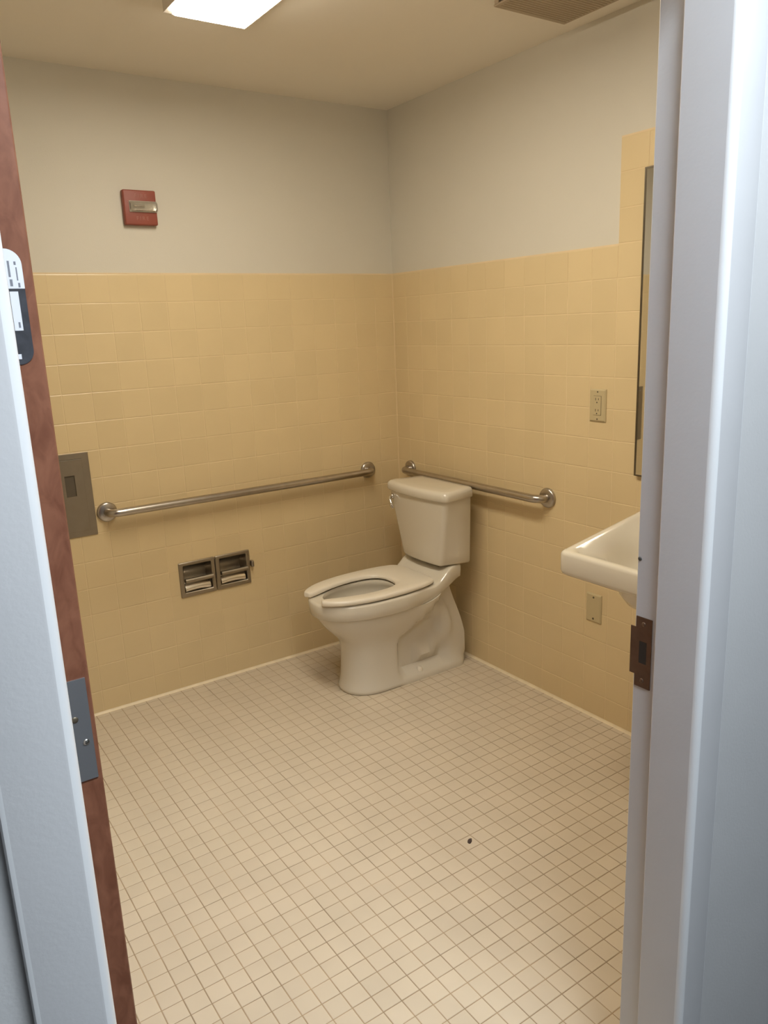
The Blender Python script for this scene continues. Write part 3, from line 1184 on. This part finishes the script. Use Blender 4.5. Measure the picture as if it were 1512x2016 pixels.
# tank
def tank_ring(z, hwb, hwf, yb, yf, bow, rc=.022):
    pts = [(hwb * .5, yb), (hwb - .008, yb), (hwb, yb - .008)]
    # right side to the front corner
    pts.append((hwb + (hwf - hwb) * .5, (yb + yf) / 2))
    c = (hwf - rc, yf + bow * 0 + rc)
    for k in range(7):
        a = math.pi / 2 * k / 6
        pts.append((c[0] + rc * math.cos(a), c[1] - rc * math.sin(a)))
    for k in range(1, 6):
        x = (hwf - rc) * (1 - k / 6)
        pts.append((x, yf - bow * (1 - (x / (hwf - rc)) ** 2)))
    left = [(-x, y) for x, y in pts][::-1]
    full = pts + [(0, yf - bow)] + left + [(0, yb)]
    return [(TX0 + x, y, z) for x, y in full]


def tank_level(f):
    return dict(hwb=.172 + .010 * f, hwf=.142 + .060 * f, yb=-.078, yf=-.222 - .020 * f, bow=.008 + .010 * f)


rings = [tank_ring(.494, .150, .120, -.085, -.212, .006, .02), tank_ring(.497, .166, .136, -.080, -.219, .007, .02)]
for f in (0.02, .15, .3, .45, .6, .75, .9, 1.0):
    rings.append(tank_ring(.500 + .289 * f, **tank_level(f), rc=.026))
bm = loft(bmesh.new(), rings)
obj('tank', bm, M['porcelain'], t, True, 60)
lv = [(.789, -.012), (.790, .004), (.796, .008), (.815, .0075), (.824, .005), (.830, -.002), (.8325, -.014), (.8335, -.06)]
rings = []
for z, e in lv:
    if e > -.05:
        rings.append(tank_ring(z, .183 + e, .206 + e, -.0775 + min(e, 0) * .2 + .003, -.244 - e, .019, .030))
    else:
        rings.append(tank_ring(z, .123, .146, -.10, -.20, .010, .03))
bm = loft(bmesh.new(), rings)
obj('tank_lid', bm, M['porcelain'], t, True, 60)
obj('tank_gasket', boxes((TX0 - .10, TX0 + .10, -.20, -.10, .484, .4945)), M['slot'], t)
# chrome trip lever on the front of the tank, upper left
lx, ly, lz = TX0 - .168, -.2435, .762
bm = lathe(bmesh.new(), [(.013, 0), (.013, .006), (.010, .010), (.006, .012), (0, .0125)], (lx, ly, lz), (0, -1, 0), 18)
lev = obj('flush_lever', bm, M['chrome'], t, True, 50)
bm = sweep(bmesh.new(), [(lx, ly - .010, lz), (lx + .006, ly - .019, lz - .010), (lx + .015, ly - .021, lz - .024), (lx + .024, ly - .021, lz - .040), (lx + .029, ly - .020, lz - .049)],
           [.0070, .0080, .0090, .0095, .0050], 12)
obj('lever_arm', bm, M['chrome'], lev, True, 60)

# ------------------------------------------------------------------ ceiling light in the bathroom
t = thing('ceiling_light', (1.345, -1.140, 2.395), 'glowing rectangular ceiling light with white frame and prismatic lens', 'ceiling light')
LX0, LX1, LY0_, LY1_, LB = .722, 1.962, -1.268, -1.012, 2.395
bm = bmesh.new()
for (a, b, c, d) in ((LX0, LX1, LY0_, LY0_ + .016), (LX0, LX1, LY1_ - .016, LY1_), (LX0, LX0 + .026, LY0_ + .016, LY1_ - .016), (LX1 - .026, LX1, LY0_ + .016, LY1_ - .016)):
    box(bm, a, b, c, d, LB, CEIL - .0005)
obj('housing', bm, M['fixture'], t)
bm = bmesh.new()
loft(bm, [[(x, y, zz) for x, y in ((LX0 + .026 + e, LY0_ + .016 + e), (LX1 - .026 - e, LY0_ + .016 + e), (LX1 - .026 - e, LY1_ - .016 - e), (LX0 + .026 + e, LY1_ - .016 - e))]
          for zz, e in ((LB + .006, 0.0), (LB - .010, 0.0), (LB - .015, .006))])
obj('diffuser', bm, M['room_diffuser'], t)

# ------------------------------------------------------------------ exhaust fan cover on the ceiling
t = thing('exhaust_fan', (1.297, -.249, 2.421), 'square exhaust fan cover on ceiling near right wall', 'exhaust fan')
EX0, EX1, EY0, EY1, EZ = 1.144, 1.448, -.400, -.098, 2.421
bm = bmesh.new()
loft(bm, [[(EX0 + .02, EY0 + .02, CEIL - .0005), (EX1 - .02, EY0 + .02, CEIL - .0005), (EX1 - .02, EY1 - .02, CEIL - .0005), (EX0 + .02, EY1 - .02, CEIL - .0005)],
          [(EX0 + .02, EY0 + .02, EZ + .012), (EX1 - .02, EY0 + .02, EZ + .012), (EX1 - .02, EY1 - .02, EZ + .012), (EX0 + .02, EY1 - .02, EZ + .012)]])
obj('housing', bm, M['fan'], t)
obj('cover', boxes((EX0, EX1, EY0, EY1, EZ, EZ + .006), bevel=.002), M['fan'], t)
bm = bmesh.new()
for k in range(24):
    y = EY0 + .006 + (EY1 - EY0 - .012) * k / 23
    x = EX0 + .006 + (EX1 - EX0 - .012) * k / 23
    box(bm, EX0 + .001, EX0 + .018, y - .003, y + .003, EZ + .006, CEIL - .0008)
    box(bm, EX1 - .018, EX1 - .001, y - .003, y + .003, EZ + .006, CEIL - .0008)
    if 2 < k < 21:
        box(bm, x - .003, x + .003, EY0 + .001, EY0 + .018, EZ + .006, CEIL - .0008)
        box(bm, x - .003, x + .003, EY1 - .018, EY1 - .001, EZ + .006, CEIL - .0008)
gs = obj('vent_fins', bm, M['fan'], t)
gs['kind'] = 'stuff'
bm = boxes(*[(EX0 + .018 + .0125 * k, EX0 + .0205 + .0125 * k, EY0 + .012, EY1 - .012, EZ - .0012, EZ + .0005) for k in range(22)])
gs = obj('cover_ridges', bm, M['fan'], t)
gs['kind'] = 'stuff'

# ------------------------------------------------------------------ hallway ceiling light (outside the room)
t = thing('hall_ceiling_light', (3.20, -1.50, 2.655), 'flat rectangular ceiling light in hallway outside the doorway', 'ceiling light')
hx0, hx1, hy0, hy1 = 2.90, 3.50, -1.95, -1.05
bm = bmesh.new()
for (a, b, c, d) in ((hx0, hx1, hy0, hy0 + .03), (hx0, hx1, hy1 - .03, hy1), (hx0, hx0 + .03, hy0 + .03, hy1 - .03), (hx1 - .03, hx1, hy0 + .03, hy1 - .03)):
    box(bm, a, b, c, d, 2.655, 2.6995)
obj('housing', bm, M['fixture'], t)
obj('diffuser', boxes((hx0 + .031, hx1 - .031, hy0 + .031, hy1 - .031, 2.662, 2.668)), M['hall_diffuser'], t)

# ------------------------------------------------------------------ scrap on the floor
bm = bmesh.new()
cx, cy = 1.534, -.868
ax = Vector((-.62, .78, 0)).normalized()      # long direction of the scrap
bx_ = Vector((-ax.y, ax.x, 0))
outl = []
for k in range(16):
    a = 2 * math.pi * k / 16
    rr = 1 + random.uniform(-.12, .12)
    outl.append(Vector((cx, cy, 0)) + ax * math.cos(a) * .0115 * rr + bx_ * math.sin(a) * .0062 * rr)
rings = [[p + Vector((0, 0, .0003)) for p in outl]]
for s, z in ((1.0, .0012), (.75, .0030 ), (.35, .0040)):
    rings.append([Vector((cx, cy, 0)) + (p - Vector((cx, cy, 0))) * s + Vector((0, 0, z + random.uniform(-.0004, .0004))) for p in outl])
loft(bm, rings)
tip = Vector((cx, cy, 0)) + ax * .0115
sweep(bm, [tip + Vector((0, 0, .001)) - ax * .004, tip + Vector((0, 0, .0015)), tip - bx_ * .004 + ax * .001 + Vector((0, 0, .0012))], [.0016, .0012, .0005], 6)
o = obj('floor_scrap', bm, M['scrap'], None, True, 60)
tag(o, 'small dark brown scrap lying on the beige floor tiles', 'scrap')
